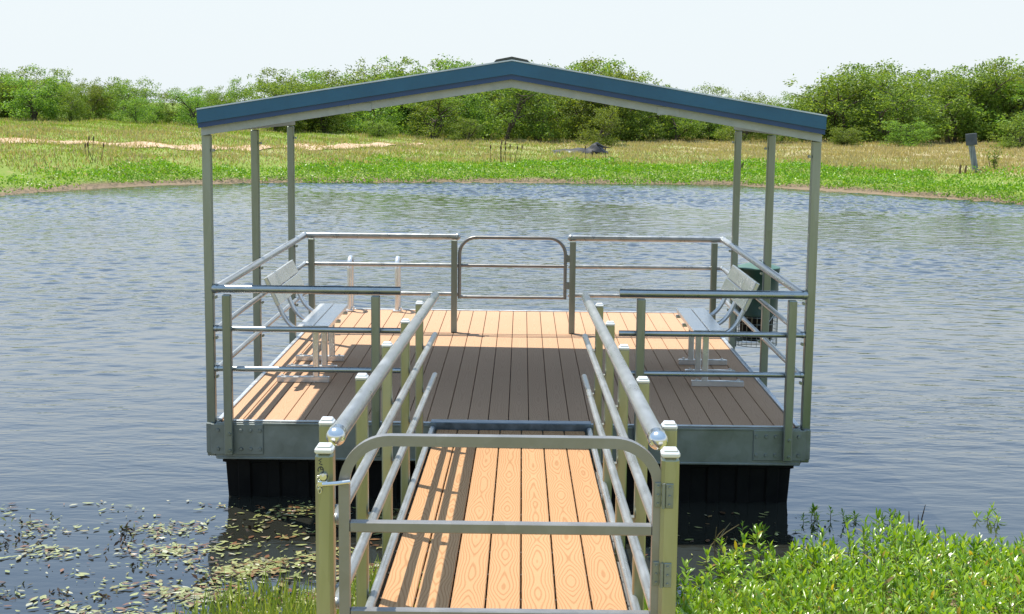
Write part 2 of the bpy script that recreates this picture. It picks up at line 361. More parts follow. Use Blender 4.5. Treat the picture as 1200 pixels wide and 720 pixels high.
def copy_tree(o, parent=None):
    c = o.copy(); COL.objects.link(c); c.parent = parent
    for ch in list(o.children): copy_tree(ch, c)
    return c

# ------------------------------------------------------------------ terrain and pond
PC = np.array([0.0, 18.0])
SHORE = [(-15.8, 33.3), (-14.3, 37.1), (-12.2, 40), (-9.5, 41.7), (-5, 42.8), (-.3, 43.5), (4, 43.8), (7.7, 43.9), (10.6, 40.7), (12.6, 38.2), (14.8, 36), (15.7, 34.2),
         (18.5, 29), (19.5, 20), (16, 9), (11, 3), (7, .4), (4.2, -.9), (2.4, -1.7), (1.1, -2.2), (0, -2.4), (-1.1, -2.5), (-1.9, -2.9), (-2.8, -3.8), (-4.5, -4.4), (-8, -3.5), (-13, 2), (-18, 12), (-19.5, 22), (-17.5, 29)]
_a = np.array([math.atan2(y - 18, x) for x, y in SHORE]); _r = np.array([math.hypot(x, y - 18) for x, y in SHORE])
_o = np.argsort(_a); _a, _r = _a[_o], _r[_o]
def shore_r(th): return np.interp(th, _a, _r, period=2 * math.pi)
SB = [-6, -1.5, 0, 1, 4, 20, 32, 60, 400]
PROF = {-90: [-1.6, -.95, -.62, -.5, -.1, 1.6, 2, 2.2, 2.2], -40: [-1.6, -.95, -.62, -.45, 0, .5, .8, 1, 1], 0: [-1.6, -.95, -.62, -.45, 0, .4, .6, .8, .8],
        45: [-1.6, -.95, -.62, -.45, .1, .35, .45, .6, .6], 60: [-1.6, -.95, -.62, -.48, -.05, .25, .38, .5, .5], 90: [-1.6, -.95, -.62, -.5, -.12, .12, .29, .35, .35],
        98: [-1.6, -.95, -.62, -.48, -.08, .30, .5, .6, .6], 112: [-1.6, -.95, -.62, -.45, .1, .8, 1.0, 1.1, 1.1], 125: [-1.6, -.95, -.62, -.42, .25, 1.0, 1.2, 1.3, 1.3],
        180: [-1.6, -.95, -.62, -.42, .2, 1.0, 1.2, 1.3, 1.3], 225: [-1.6, -.95, -.62, -.45, 0, .8, 1.2, 1.4, 1.4]}
_pk = sorted(PROF); _pt = np.array([PROF[k] for k in _pk])
def ground(x, y):
    x = np.atleast_1d(np.asarray(x, float)); y = np.atleast_1d(np.asarray(y, float))
    th = np.arctan2(y - 18, x); s = np.hypot(x, y - 18) - shore_r(th)
    cols = [np.interp(np.degrees(th), _pk, _pt[:, j], period=360) for j in range(len(SB))]
    C = np.stack(cols, 1); j = np.clip(np.searchsorted(SB, s) - 1, 0, len(SB) - 2); sb = np.array(SB)
    f = np.clip((s - sb[j]) / (sb[j + 1] - sb[j]), 0, 1); k = np.arange(len(s))
    z = C[k, j] * (1 - f) + C[k, j + 1] * f
    z += np.clip(s / 6, 0, 1) * (0.05 * np.sin(x * .9 + 1.3 * np.sin(y * .5)) * np.sin(y * .7 + .4) + .03 * np.sin(x * 2.1 + y * 1.3))
    return z, s
rings = [-6, -4, -2.5, -1.5, -.8, -.3, 0, .3, .7, 1.1, 1.7, 2.4, 3.2, 4.2, 5.5, 7, 9, 11, 13.5, 16, 19, 22, 26, 30, 35, 41, 48, 56, 66, 80, 100, 130, 180, 260, 420, 700]
NT = 420
TH = np.linspace(-math.pi, math.pi, NT, endpoint=False)
V = []
for s_ in rings:
    r_ = shore_r(TH) + s_; x = r_ * np.cos(TH); y = 18 + r_ * np.sin(TH); z, _ = ground(x, y); V.append(np.stack([x, y, z], 1))
V = np.concatenate(V); F = []
for i in range(len(rings) - 1):
    a = i * NT + np.arange(NT); b_ = i * NT + (np.arange(NT) + 1) % NT; F.append(np.stack([a, b_, b_ + NT, a + NT], 1))
F = np.concatenate(F)
g = link('ground', np_mesh('ground', V, F, M['ground'], True)); g['kind'] = 'structure'
wr = np.random.default_rng(21)
ys = [-5.0]
while ys[-1] < 44.6: ys.append(ys[-1] + float(np.interp(ys[-1], [-5, -2, 6, 20, 45], [.05, .042, .05, .065, .085])))
ys = np.array(ys); xs = np.linspace(-20.2, 20.2, 620); GX, GY = np.meshgrid(xs, ys)
patch = np.zeros_like(GX)                                          # ruffled and calmer patches
for k_ in range(7): a, f_, p_ = wr.uniform(-.5, .5), wr.uniform(.12, .55), wr.uniform(0, 6.28); patch += np.sin(f_ * (GX * .45 * math.cos(a) + GY * (1 + .2 * math.sin(a)) + 2.5 * np.sin(GX * .17 + k_)) + p_)
patch = np.clip(.62 + .20 * patch, .30, 1.15)
amp = patch * np.interp(GY, [-3, 0.5, 5, 14, 24, 45], [.25, .40, .85, 1.3, 2.8, 3.2])
GZ = np.zeros_like(GX); WS = .050
for k_ in range(64):
    lam = float(np.exp(wr.uniform(math.log(.17), math.log(.85)))); a = R(98) + wr.normal() * .62; kk = 2 * math.pi / lam
    ph = wr.uniform(0, 6.28) + .6 * np.sin(GX * wr.uniform(.2, .5) + k_) + .6 * np.sin(GY * wr.uniform(.2, .5) + 2 * k_)
    GZ += (WS * lam / (2 * math.pi) * (.6 + .8 * wr.uniform())) * np.sin(kk * (GX * math.cos(a) + GY * math.sin(a)) + ph) * (1.0 if lam < .5 else .6)
GZ *= amp * .21
V = np.stack([GX, GY, WZ + GZ], 2).reshape(-1, 3); nx_ = len(xs); ii = np.arange(len(ys) - 1)[:, None] * nx_ + np.arange(nx_ - 1)[None, :]
F = np.stack([ii, ii + 1, ii + nx_ + 1, ii + nx_], 2).reshape(-1, 4); cxy = V[F[:, 0]]; sh_ = np.hypot(cxy[:, 0], cxy[:, 1] - 18) - shore_r(np.arctan2(cxy[:, 1] - 18, cxy[:, 0]))
F = F[sh_ < .3]; us = np.unique(F); rm = np.full(len(V), -1); rm[us] = np.arange(len(us)); V = V[us]; F = rm[F]
me = np_mesh('water', V, F, M['water'], True)
wtr = link('water', me); wtr['kind'] = 'structure'

# dirt track on the left rise (bearing from the bank, distance)
def at(px, D, h=None):
    """world point at photo bearing px (column of 1200) and distance D"""
    k = (px - 600) / 1696.0 - 0.006
    return CAM.x + k * D, CAM.y + D
tr = [(-160, 56, 2.1), (-60, 57.5, 1.9), (30, 59, 1.9), (110, 60, 1.6), (190, 60.5, 1.3), (260, 61.5, 2.0), (330, 64, 2.4), (400, 67, 2.6), (450, 70, 1.9), (495, 73, .5)]
pp = np.array([at(p_, D_) for p_, D_, _ in tr]); ww = np.array([q[2] for q in tr])
tt = np.linspace(0, len(tr) - 1, 160); cx = np.interp(tt, range(len(tr)), pp[:, 0]); cy = np.interp(tt, range(len(tr)), pp[:, 1]); hw = np.interp(tt, range(len(tr)), ww) * 1.05
hi = hw * (0.8 + .35 * np.sin(tt * 5.3) * np.sin(tt * 2.1 + 1)) + rng.uniform(-.2, .2, 160); lo = hw * (.8 + .35 * np.sin(tt * 4.1 + 2) * np.sin(tt * 1.7)) + rng.uniform(-.2, .2, 160)
V = []
for j in range(7):
    f = j / 6; yy = cy - lo + (hi + lo) * f; z, _ = ground(cx, yy); V.append(np.stack([cx, yy, z + .035], 1))
V = np.concatenate(V); F = np.concatenate([np.stack([j * 160 + np.arange(159), j * 160 + np.arange(1, 160), (j + 1) * 160 + np.arange(1, 160), (j + 1) * 160 + np.arange(159)], 1) for j in range(6)])
pth = link('dirt_path', np_mesh('dirt_path', V, F, M['soil'], True)); pth['kind'] = 'structure'
PATH = (cx, cy, lo, hi)

# ------------------------------------------------------------------ floating dock
dock = thing('floating_dock', (0, 2.0, 0), 'floating fishing dock with tan plank deck, galvanised railings and blue gable roof', 'dock')
NB = 28; X0 = -2.125; PW = 4.25 / NB; DY1 = 5.84
mb = MB()
for i in range(NB):
    mb.box((X0 + PW * (i + .5), (DY1 + .0) / 2, -.0125), (PW - .006, DY1 - .02, .025), .003)
mb.build('deck', M['deck'], dock)
mb = MB(); mb.box((0, DY1 / 2, -.06), (4.2, DY1 - .1, .06)); mb.build('joist_layer', M['joist'], dock)
mb = MB()
for y in (-.03, DY1 + .03): mb.box((0, y, -.145), (4.32, .05, .27), .004)
for s in (-1, 1): mb.box((s * 2.155, DY1 / 2, -.145), (.045, DY1 - .004, .268), .004)
mb.box((0, -.057, -.012), (4.30, .012, .018), .003); mb.box((0, -.057, -.272), (4.30, .012, .016), .003)
frame = mb.build('deck_frame', M['plate'], dock)
for s in (-1, 1):
    mb = MB(); mb.box((s * 2.0, -.0625, -.128), (.385, .013, .228), .003)
    for bx_ in (1.83, 1.90, 1.97, 2.14):
        for bz in (-.06, -.2): mb.lathe((s * bx_, -.066, bz), [(.0001, -.016), (.011, -.016), (.014, -.010), (.014, 0.0)], 8, 'Y')
    mb.build('corner_plate', M['plate'], frame)
    mb = MB(); mb.box((s * 2.205, .03, -.125), (.05, .16, .225), .003)
    for bz in (-.05, -.16): mb.lathe((s * 2.232, .03, bz), [(.001, -.012), (.012, -.012), (.012, .0)], 8)
    mb.build('corner_bracket', M['plate'], frame)
mb = MB()
for s in (-1, 1):
    y = 0.0
    while y < DY1 - .2:
        y2 = min(y + 1.45, DY1); mb.box((s * 2.142, (y + y2) / 2, .004), (.034, y2 - y - .012, .014), .003); y = y2
mb.box((0, DY1 + .01, .004), (4.2, .03, .014), .003)
mb.box((0, -.020, .003), (4.2, .028, .012), .003)
mb.build('edge_trim', M['trim'], dock)
for ix in range(3):
    for iy in range(2):
        xa = -2.135 + ix * 1.4275; ya = .06 + iy * 2.9
        mb = MB(); vs = []
        for z, ins in ((-.275, 0), (-.33, .0), (-.34, .02), (-.9, .05)):
            vs += [(xa + ins, ya + ins, z), (xa + 1.415 - ins, ya + ins, z), (xa + 1.415 - ins, ya + 2.8 - ins, z), (xa + ins, ya + 2.8 - ins, z)]
        fs = [(0, 3, 2, 1), (12, 13, 14, 15)] + [(i * 4 + k, i * 4 + (k + 1) % 4, i * 4 + 4 + (k + 1) % 4, i * 4 + 4 + k) for i in range(3) for k in range(4)]
        mb.add(vs, fs)
        for q in range(6):
            xr_ = xa + .16 + q * .22; mb.bar((xr_, ya + .008, -.30), (xr_, ya + .046, -.88), .10, .03, .012, Vector((0, 1, 0)))
        mb.build('float', M['float'], dock)
# roof ---------------------------------------------------------
SL = 0.1638; XE = 2.235
fb = lambda x: 2.150 + (XE - abs(x)) * SL
def gable(z0, z1, xm, y0, y1):
    mb = MB()
    mb.prism([(-xm, z0(-xm)), (0, z0(0)), (xm, z0(xm)), (xm, z1(xm)), (0, z1(0)), (-xm, z1(-xm))], y0, y1); return mb
RY1 = 4.02
mb = gable(lambda x: fb(x) + .072, lambda x: fb(x) + .108, XE - .012, -.10, RY1 - .02)
k = 0
for i in range(14):                                  # raised ribs along the fall of each roof slope
    y = .1 + i * .29
    for s in (-1, 1):
        a = (s * .10, y, fb(.10) + .113); b_ = (s * (XE - .03), y, fb(XE - .03) + .113); mb.bar(a, b_, .05, .018, .006)
roof = mb.build('roof', M['roof_top'], dock)
gable(lambda x: fb(x) + .036, lambda x: fb(x) + .128, XE, -.135, -.102).build('fascia', M['blue'], roof)
gable(lambda x: fb(x), lambda x: fb(x) + .038, XE - .004, -.122, -.098).build('fascia_lip', M['blue_lip'], roof)
gable(lambda x: fb(x) + .129, lambda x: fb(x) + .139, XE + .004, -.141, -.09).build('sunlit_roof_edge', M['sun_edge'], roof)  # added thin strip, imitates the sunlit line along the top of the fascia
gable(lambda x: fb(x) + .01, lambda x: fb(x) + .128, XE, RY1 - .018, RY1 + .01).build('fascia', M['blue'], roof)
for s in (-1, 1):
    mb = MB(); mb.box((s * (XE - .008), (RY1 - .12) / 2, fb(XE) + .064), (.02, RY1 + .07, .122), .004); mb.build('eave_trim', M['blue'], roof)
mb = MB(); zc = fb(0) + .128
zc += .013; mb.prism([(-.125, zc - .019), (0, zc + .001), (.125, zc - .019), (.11, zc - .004), (0, zc + .018), (-.11, zc - .004)], -.14, RY1 + .012)
mb.build('ridge_cap', M['ridge'], roof)
mb = gable(lambda x: fb(x) - .056, lambda x: fb(x) + .004, 2.222, -.066, .012)
for x_ in (-1.08, 1.12): mb.bar((x_, -.069, fb(x_) - .055), (x_, -.069, fb(x_) + .003), .16, .006, .001, Vector((0, 1, 0)))
mb.build('gable_beam', M['beam'], dock)
gable(lambda x: fb(x) + .002, lambda x: fb(x) + .06, 2.222, RY1 - .2, RY1 - .14).build('gable_beam', M['beam'], dock)
for s in (-1, 1):
    mb = MB(); mb.box((s * 2.19, 1.95, 2.152), (.06, 3.84, .075), .004); mb.build('eave_beam', M['beam'], dock)
for s in (-1, 1):
    for y in (.015, 1.91, 3.83):
        mb = MB(); mb.box((s * 2.2, y, .917), (.064, .064, 2.37), .006)
        for z in (2.02, .95, .65, .36): mb.tube([(s * 2.15, y - .036, z - .03), (s * 2.15, y + .005, z - .03)], .011, 8)
        mb.build('canopy_post', M['dock_post'], dock)
# railings -----------------------------------------------------
ZR = (.985, .690, .392); RX = 2.148; RBY = 4.3
def sleeve(mb, a, b_, f, r, ln=.05):
    a, b_ = Vector(a), Vector(b_); d = (b_ - a).normalized(); p = a + (b_ - a) * f
    mb.tube([p - d * ln, p - d * ln, p + d * ln, p + d * ln], [r, r + .006, r + .006, r], 14)
def section(pts, posts, plug_end=None, splices=(), tm='rail'):
    """three-rail railing section; pts = [(x,y),(x,y)], posts = list of (x,y,ztop,zbottom)"""
    top = None
    for j, z in enumerate(ZR):
        r = .030 if j == 0 else .0205
        a = (*pts[0], z); b_ = (*pts[1], z)
        mb = MB(); mb.tube([a, b_], r, 16)
        for f in splices: sleeve(mb, a, b_, f, r)
        for e, q in enumerate((a, b_)):
            if plug_end != e: mb.ball(q, r * 1.16)
        o = mb.build('railing' if j == 0 else 'middle_rail', M[tm], dock if j == 0 else top)
        if j == 0: top = o
        if plug_end is not None:
            q = Vector((a, b_)[plug_end]); d = (Vector((a, b_)[plug_end]) - Vector((b_, a)[plug_end])).normalized()
            mb = MB(); mb.tube([q - d * .02, q - d * .02, q + d * .012, q + d * .012], [r, r + .005, r + .005, r * .7], 14); mb.build('end_plug', M['plug'], top)
    for x, y, zt, zb in posts:
        mb = MB(); mb.box((x, y, (zt + zb) / 2), (.062, .062, zt - zb), .006)
        if zb < -.1:
            for bz in (-.075, -.2): mb.lathe((x + .01, y - .031, bz), [(.0001, -.012), (.010, -.012), (.013, -.008), (.013, 0.0)], 8, 'Y')
        mb.build('post', M['dock_post'], top)
    return top
section([(-RX, -.022), (-.795, -.022)], [(-2.052, -.1, .952, -.235), (-.970, -.1, .956, -.235)], 1, (.12,), 'shaded_rail')
section([(RX, -.022), (.803, -.022)], [(2.050, -.1, .956, -.235), (.955, -.1, .956, -.235)], 1, (.12,), 'shaded_rail')
for s in (-1, 1):
    section([(s * RX, .012), (s * RX, RBY)], [], None, (.025, .44, .975))
section([(-RX, RBY + .02), (-.575, RBY + .02)], [(-2.07, RBY - .03, .957, .0), (-.604, RBY - .03, .957, .0)], None, (.06,))
section([(RX, RBY + .02), (.59, RBY + .02)], [(2.058, RBY - .03, .957, .0), (.610, RBY - .03, .957, .0)], None, (.06,))
def rounded(xa, xb, z0, zt, y, rad, n=8):
    p = [(xa, y, z0)]
    for i in range(n + 1):
        a = math.pi - math.pi / 2 * i / n; p.append((xa + rad + rad * math.cos(a), y, zt - rad + rad * math.sin(a)))
    for i in range(n + 1):
        a = math.pi / 2 - math.pi / 2 * i / n; p.append((xb - rad + rad * math.cos(a), y, zt - rad + rad * math.sin(a)))
    p.append((xb, y, z0)); return p
mb = MB(); GY = RBY - .03
mb.tube(rounded(-.549, .535, .355, .985, GY, .17), .0175, 12)
for z in (.695, .37): mb.tube([(-.541, GY, z), (.528, GY, z)], .016, 10)
sg = mb.build('gate', M['gate'], dock)
for z in (.78, .50):
    mb = MB(); mb.box((.562, GY - .004, z), (.05, .03, .075), .004); mb.build('hinge', M['plate'], sg)
# angle iron where the gangway lands
mb = MB(); mb.box((.02, -.045, .02), (1.18, .10, .008), .002); mb.box((.02, -.099, -.005), (1.18, .008, .056), .002); mb.tube([(-.57, -.096, .02), (.61, -.096, .02)], .005, 8)
mb.build('landing_angle', M['steel_dark'], dock)

# ------------------------------------------------------------------ gangway
GS = 0.0466
gz = lambda y: -.03 - GS * y
gw = thing('gangway', (0.02, -3.2, 0), 'sloping plank gangway with pipe handrails leading down to the dock', 'gangway')
YN, YF = -6.35, -.125
mb = MB()
for i in range(7):
    x = -.525 + 1.09 / 7 * (i + .5)
    mb.bar((x, YF, gz(YF) - .0125), (x, YN, gz(YN) - .0125), 1.09 / 7 - .008, .025, .004)
mb.build('deck', M['ramp'], gw)
mb = MB()
for y in np.arange(-.4, -6.3, -.62): mb.bar((-.52, y, gz(y) - .055), (.56, y, gz(y) - .055), .05, .056, 0)
for i in range(8): 
    x = -.525 + 1.09 / 7 * i
    for y in np.arange(-.3, -6.3, -.4): mb.box((x, y, gz(y) - .014), (.009, .02, .012))
mb.build('crossbeam', M['joist'], gw)
for s, xc in ((-1, -.555), (1, .595)):
    mb = MB()
    ca, cb = (xc, YF, gz(YF) + .006), (xc, YN, gz(YN) + .006); mb.tube([ca, cb], .021, 14)
    for f_ in (.2, .38, .57, .76): sleeve(mb, ca, cb, f_, .021, .03)
    mb.bar((xc - s * -.021, YF, gz(YF) - .078), (xc + s * .021, YN, gz(YN) - .078), .008, .145, .002)
    mb.bar((xc, YF, gz(YF) - .15), (xc, YN, gz(YN) - .15), .05, .01, .002)
    mb.build('side_channel', M['rail'], gw)
for s, xr, xp in ((-1, -.545, -.606), (1, .556, .618)):
    top = None
    for j, dz in enumerate((.98, .69, .388)):
        r = .031 if j == 0 else .0205; ya, yb = -5.66, .0
        a = (xr, ya, gz(ya) + dz); b_ = (xr, yb, gz(yb) + dz)
        mb = MB(); mb.tube([a, b_], r, 18)
        for f in (.12, .33, .54, .75): sleeve(mb, a, b_, f + .03 * j, r, .028 if j else .016)
        if j: mb.ball(a, r * 1.05)
        o = mb.build('railing' if j == 0 else 'middle_rail', M['rail'], gw if j == 0 else top)
        if j == 0:
            top = o; mb = MB(); mb.ball(a, .034, 20, 12); mb.tube([(a[0], a[1] + .01, a[2]), (a[0], a[1] + .05, a[2])], .0335, 18); mb.build('ball_cap', M['chrome'], top)
        mb = MB(); mb.tube([(xr, yb - .02, b_[2]), (xr, yb - .02, b_[2]), (xr, yb + .02, b_[2]), (xr, yb + .02, b_[2])], [r, r + .005, r + .005, r * .8], 14); mb.build('end_plug', M['plug'], top)
    for y in (-.75, -1.95, -3.12, -4.3, -5.43):
        zt = gz(y) + .985; zb = gz(y) - .15
        mb = MB(); mb.box((xp, y, (zt + zb) / 2), (.052, .056, zt - zb), .006); p = mb.build('post', M['post'], top)
        mb = MB(); mb.box((xp, y, zt + .004), (.054, .058, .016), .006); mb.box((xp, y, zt + .014), (.042, .046, .012), .005); mb.build('post_cap', M['cap'], p)
        for dz in (.95, .672, .37):
            mb = MB(); mb.box((xr + s * .028, y, gz(y) + dz), (.03, .026, .026), .005); mb.build('rail_clamp', M['bolt'], p)

# ------------------------------------------------------------------ entrance gate
EY = -5.74
eg = thing('entrance_gate', (0.01, EY, 0.05), 'closed aluminium gate with rounded top corners between two square posts', 'gate')
def strip_frame(mb, path, wd, dp):
    """flat bar (wd in the gate plane, dp thick) following an XZ path"""
    n = len(path); P = [Vector(p) for p in path]; vs = []
    for i in range(n):
        T = (P[min(i + 1, n - 1)] - P[max(i - 1, 0)]).normalized(); N = Vector((T.z, 0, -T.x))
        for du, dv in ((-1, -1), (1, -1), (1, 1), (-1, 1)): vs.append(P[i] + N * du * wd / 2 + Vector((0, dv * dp / 2, 0)))
    fs = [(0, 1, 2, 3), tuple(range(4 * n - 4, 4 * n))[::-1]]
    for i in range(n - 1):
        for k in range(4): fs.append((i * 4 + k, i * 4 + (k + 1) % 4, i * 4 + 4 + (k + 1) % 4, i * 4 + 4 + k))
    mb.add(vs, fs)
mb = MB(); strip_frame(mb, rounded(-.507, .553, .555, 1.223, EY, .155, 12), .036, .038)
for z in (.923, .614): mb.box((.023, EY, z), (1.024, .036, .037), .004)
gf = mb.build('gate_frame', M['gate'], eg, 30)
for s, xp in ((-1, -.572), (1, .590)):
    mb = MB(); mb.box((xp, EY - .005, .48), (.060, .060, 1.40), .012); p = mb.build('gate_post', M['post'], eg)
    mb = MB(); mb.box((xp, EY - .005, 1.189), (.0625, .0625, .020), .008); mb.box((xp, EY - .005, 1.201), (.048, .048, .013), .006); mb.build('post_cap', M['cap'], p)
    if s < 0:                                        # felt-pen scribble on the left post
        mb = MB(); fy = EY - .0362
        st = []
        for i in range(13):
            a = R(-60 - 250 * i / 12); st.append((xp - .010 + .009 * math.cos(a - R(90)), fy, 1.125 + .011 * math.sin(a - R(90))))
        mb.tube(st, .0016, 6); mb.tube([(xp - .010, fy, 1.136), (xp - .010, fy, 1.126), (xp - .002, fy, 1.127)], .0015, 6)
        mb.tube([(xp - .004, fy, 1.143), (xp - .015, fy, 1.147), (xp - .008, fy, 1.153), (xp - .016, fy, 1.158), (xp - .006, fy, 1.164)], .0015, 6)
        mb.build('pen_mark', M['ink'], p)
for zc_ in (1.05, .775):
    mb = MB(); mb.box((.551, EY - .0215, zc_), (.022, .006, .085), .002); mb.box((.588, EY - .0375, zc_), (.026, .006, .085), .002)
    mb.tube([(.568, EY - .038, zc_ - .043), (.568, EY - .038, zc_ + .043)], .006, 8)
    for dz in (-.03, 0, .03):
        mb.lathe((.551, EY - .024, zc_ + dz), [(.0001, -.006), (.004, -.005), (.0045, 0)], 8, 'Y'); mb.lathe((.588, EY - .04, zc_ + dz), [(.0001, -.006), (.004, -.005), (.0045, 0)], 8, 'Y')
    mb.build('hinge', M['plate'], eg)
mb = MB(); mb.tube([(-.575, EY - .052, 1.080), (-.53, EY - .045, 1.082), (-.484, EY - .034, 1.086)], .0075, 10)
mb.lathe((-.572, EY - .036, 1.105), [(.0001, -.016), (.012, -.014), (.016, -.004), (.016, .002)], 12, 'Y')
mb.box((-.575, EY - .042, 1.080), (.036, .016, .022), .004)
for k in range(4):                                   # short chain under the latch
    c_ = Vector((-.588 + .004 * (k % 2), EY - .046, 1.098 - .014 * k)); st = [c_ + Vector((.0055 * math.cos(a), .002 * (k % 2), .010 * math.sin(a))) for a in np.linspace(0, 2 * math.pi, 11)]
    mb.tube(st, .0022, 6)
mb.build('latch', M['chrome'], eg)

# ------------------------------------------------------------------ benches
bn = thing('bench', (-1.75, 2.02, 0), 'aluminium bench on the left side of the deck, half in sunlight', 'bench', 'benches facing each other on the dock deck')
Y0, Y1 = 1.35, 2.70
mb = MB()
for x in (-1.707, -1.573): mb.box((x, (Y0 + Y1) / 2, .482), (.128, Y1 - Y0, .045), .006)
mb.build('seat', M['alu'], bn)
d = Vector((-2.03 + 1.925, 0, .905 - .672)).normalized(); nn = Vector((d.z, 0, -d.x))
mb = MB(); base = Vector((-1.925, (Y0 + Y1) / 2, .672)); mx = Matrix((nn, Vector((0, 1, 0)), d)).transposed()
for q in (.061, .191): mb.box(base + d * q, (.035, Y1 - Y0, .124), .005, mx)
mb.build('backrest', M['alu'], bn)
for y in (1.50, 2.02, 2.52):
    mb = MB(); mb.box((-1.635, y, .25), (.05, .05, .40), .005); mb.box((-1.64, y, .445), (.30, .05, .026), .004); lg = mb.build('leg', M['alu'], bn)
    mb = MB(); mb.box((-1.745, y, .026), (.44, .052, .050), .005)
    for x in (-1.92, -1.57): mb.lathe((x, y - .0, .05), [(.012, 0), (.012, .014), (.0001, .014)], 8)
    mb.build('foot', M['alu'], lg)
    mb = MB(); pts = [(-1.66, y, .44), (-1.76, y, .445)]
    for i in range(1, 8):
        a = i / 7; q0, q1, q2 = Vector((-1.76, y, .445)), Vector((-1.885, y, .46)), Vector((-1.962, y, .70)); pts.append((1 - a) ** 2 * q0 + 2 * a * (1 - a) * q1 + a * a * q2)
    pts.append(Vector((-2.04, y, .872))); mb.tube(pts, .019, 8); mb.build('back_support', M['alu'], bn)
b2 = copy_tree(bn); b2.location = (1.755, 2.02, 0); b2.rotation_euler = (0, 0, math.pi)
b2['label'] = 'aluminium bench on the right side of the deck, in front of the green drum'

# ------------------------------------------------------------------ drum outside the right railing
fd = thing('fish_feeder', (2.455, 3.93, -.04), 'dark green drum with pale conical lid hung outside the right railing', 'fish feeder')
fc = (2.455, 3.93)
mb = MB(); mb.lathe((*fc, 0), [(.0001, .27), (.205, .27), (.213, .275), (.213, .30), (.208, .31), (.208, .52), (.211, .53), (.208, .54), (.208, .70), (.216, .715), (.216, .745)], 40); mb.build('drum', M['green_drum'], fd)
mb = MB(); mb.lathe((*fc, 0), [(.219, .742), (.222, .748), (.218, .754), (.13, .782), (.05, .80), (.0001, .803)], 40); lid = mb.build('lid', M['green_lid'], fd)
mb = MB(); mb.tube([(fc[0] - .03, fc[1], .80), (fc[0] - .03, fc[1], .82), (fc[0] + .03, fc[1], .82), (fc[0] + .03, fc[1], .80)], .005, 8); mb.build('handle', M['plate'], lid)
mb = MB(); mb.lathe((*fc, 0), [(.168, .27), (.160, .02), (.0001, .02)], 28); mb.build('hopper', M['float'], fd)
mb = MB()
for z in (-.03, .045, .12, .195, .262): mb.tube([(fc[0] + .212 * math.cos(a), fc[1] + .212 * math.sin(a), z) for a in np.linspace(0, 2 * math.pi, 41)], .0035, 6, False)
for k_ in range(26):
    a = 2 * math.pi * k_ / 26; mb.tube([(fc[0] + .212 * math.cos(a), fc[1] + .212 * math.sin(a), -.03), (fc[0] + .212 * math.cos(a), fc[1] + .212 * math.sin(a), .27)], .0025, 5)
for s in (-1, 1): mb.tube([(fc[0] - .21, fc[1] + s * .05, -.03), (fc[0] + .21, fc[1] + s * .05, -.03)], .004, 6)
mb.build('wire_cage', M['dock_post'], fd)
mb = MB(); mb.bar((2.2, 3.93, .50), (2.26, 3.93, .50), .05, .05); mb.bar((2.2, 3.93, .02), (2.32, 3.93, .02), .05, .04); mb.box((2.238, 3.83, .26), (.012, .05, .6), .003)
mb.tube([(2.66, 3.9, .31), (2.45, 2.9, .42), (2.19, 1.95, .41)], .004, 6)
mb.build('bracket', M['plate'], fd)

# ------------------------------------------------------------------ boarding ladder
ld = thing('boarding_ladder', (-1.58, 5.78, 0), 'aluminium swim ladder with two hooped handles at the back edge of the deck', 'ladder')
for x in (-1.852, -1.315):
    mb = MB(); pts = [(x, 5.70, .0), (x, 5.70, .48)] + [(x, 5.70 + .11 - .11 * math.cos(a), .48 + .12 * math.sin(a)) for a in np.linspace(.2, math.pi - .2, 9)] + [(x, 5.92, .46), (x, 5.92, -1.3)]
    mb.tube(pts, .027, 12); h_ = mb.build('handle', M['alu'], ld)
    mb = MB(); mb.box((x, 5.70, .012), (.09, .1, .016), .003); mb.box((x + .045, 5.70, .035), (.02, .05, .04), .004); mb.build('foot_plate', M['alu'], h_)
for z in (-.15, -.43, -.71, -.99):
    mb = MB(); mb.box((-1.583, 5.92, z), (.51, .06, .03), .006); mb.build('rung', M['alu'], ld)

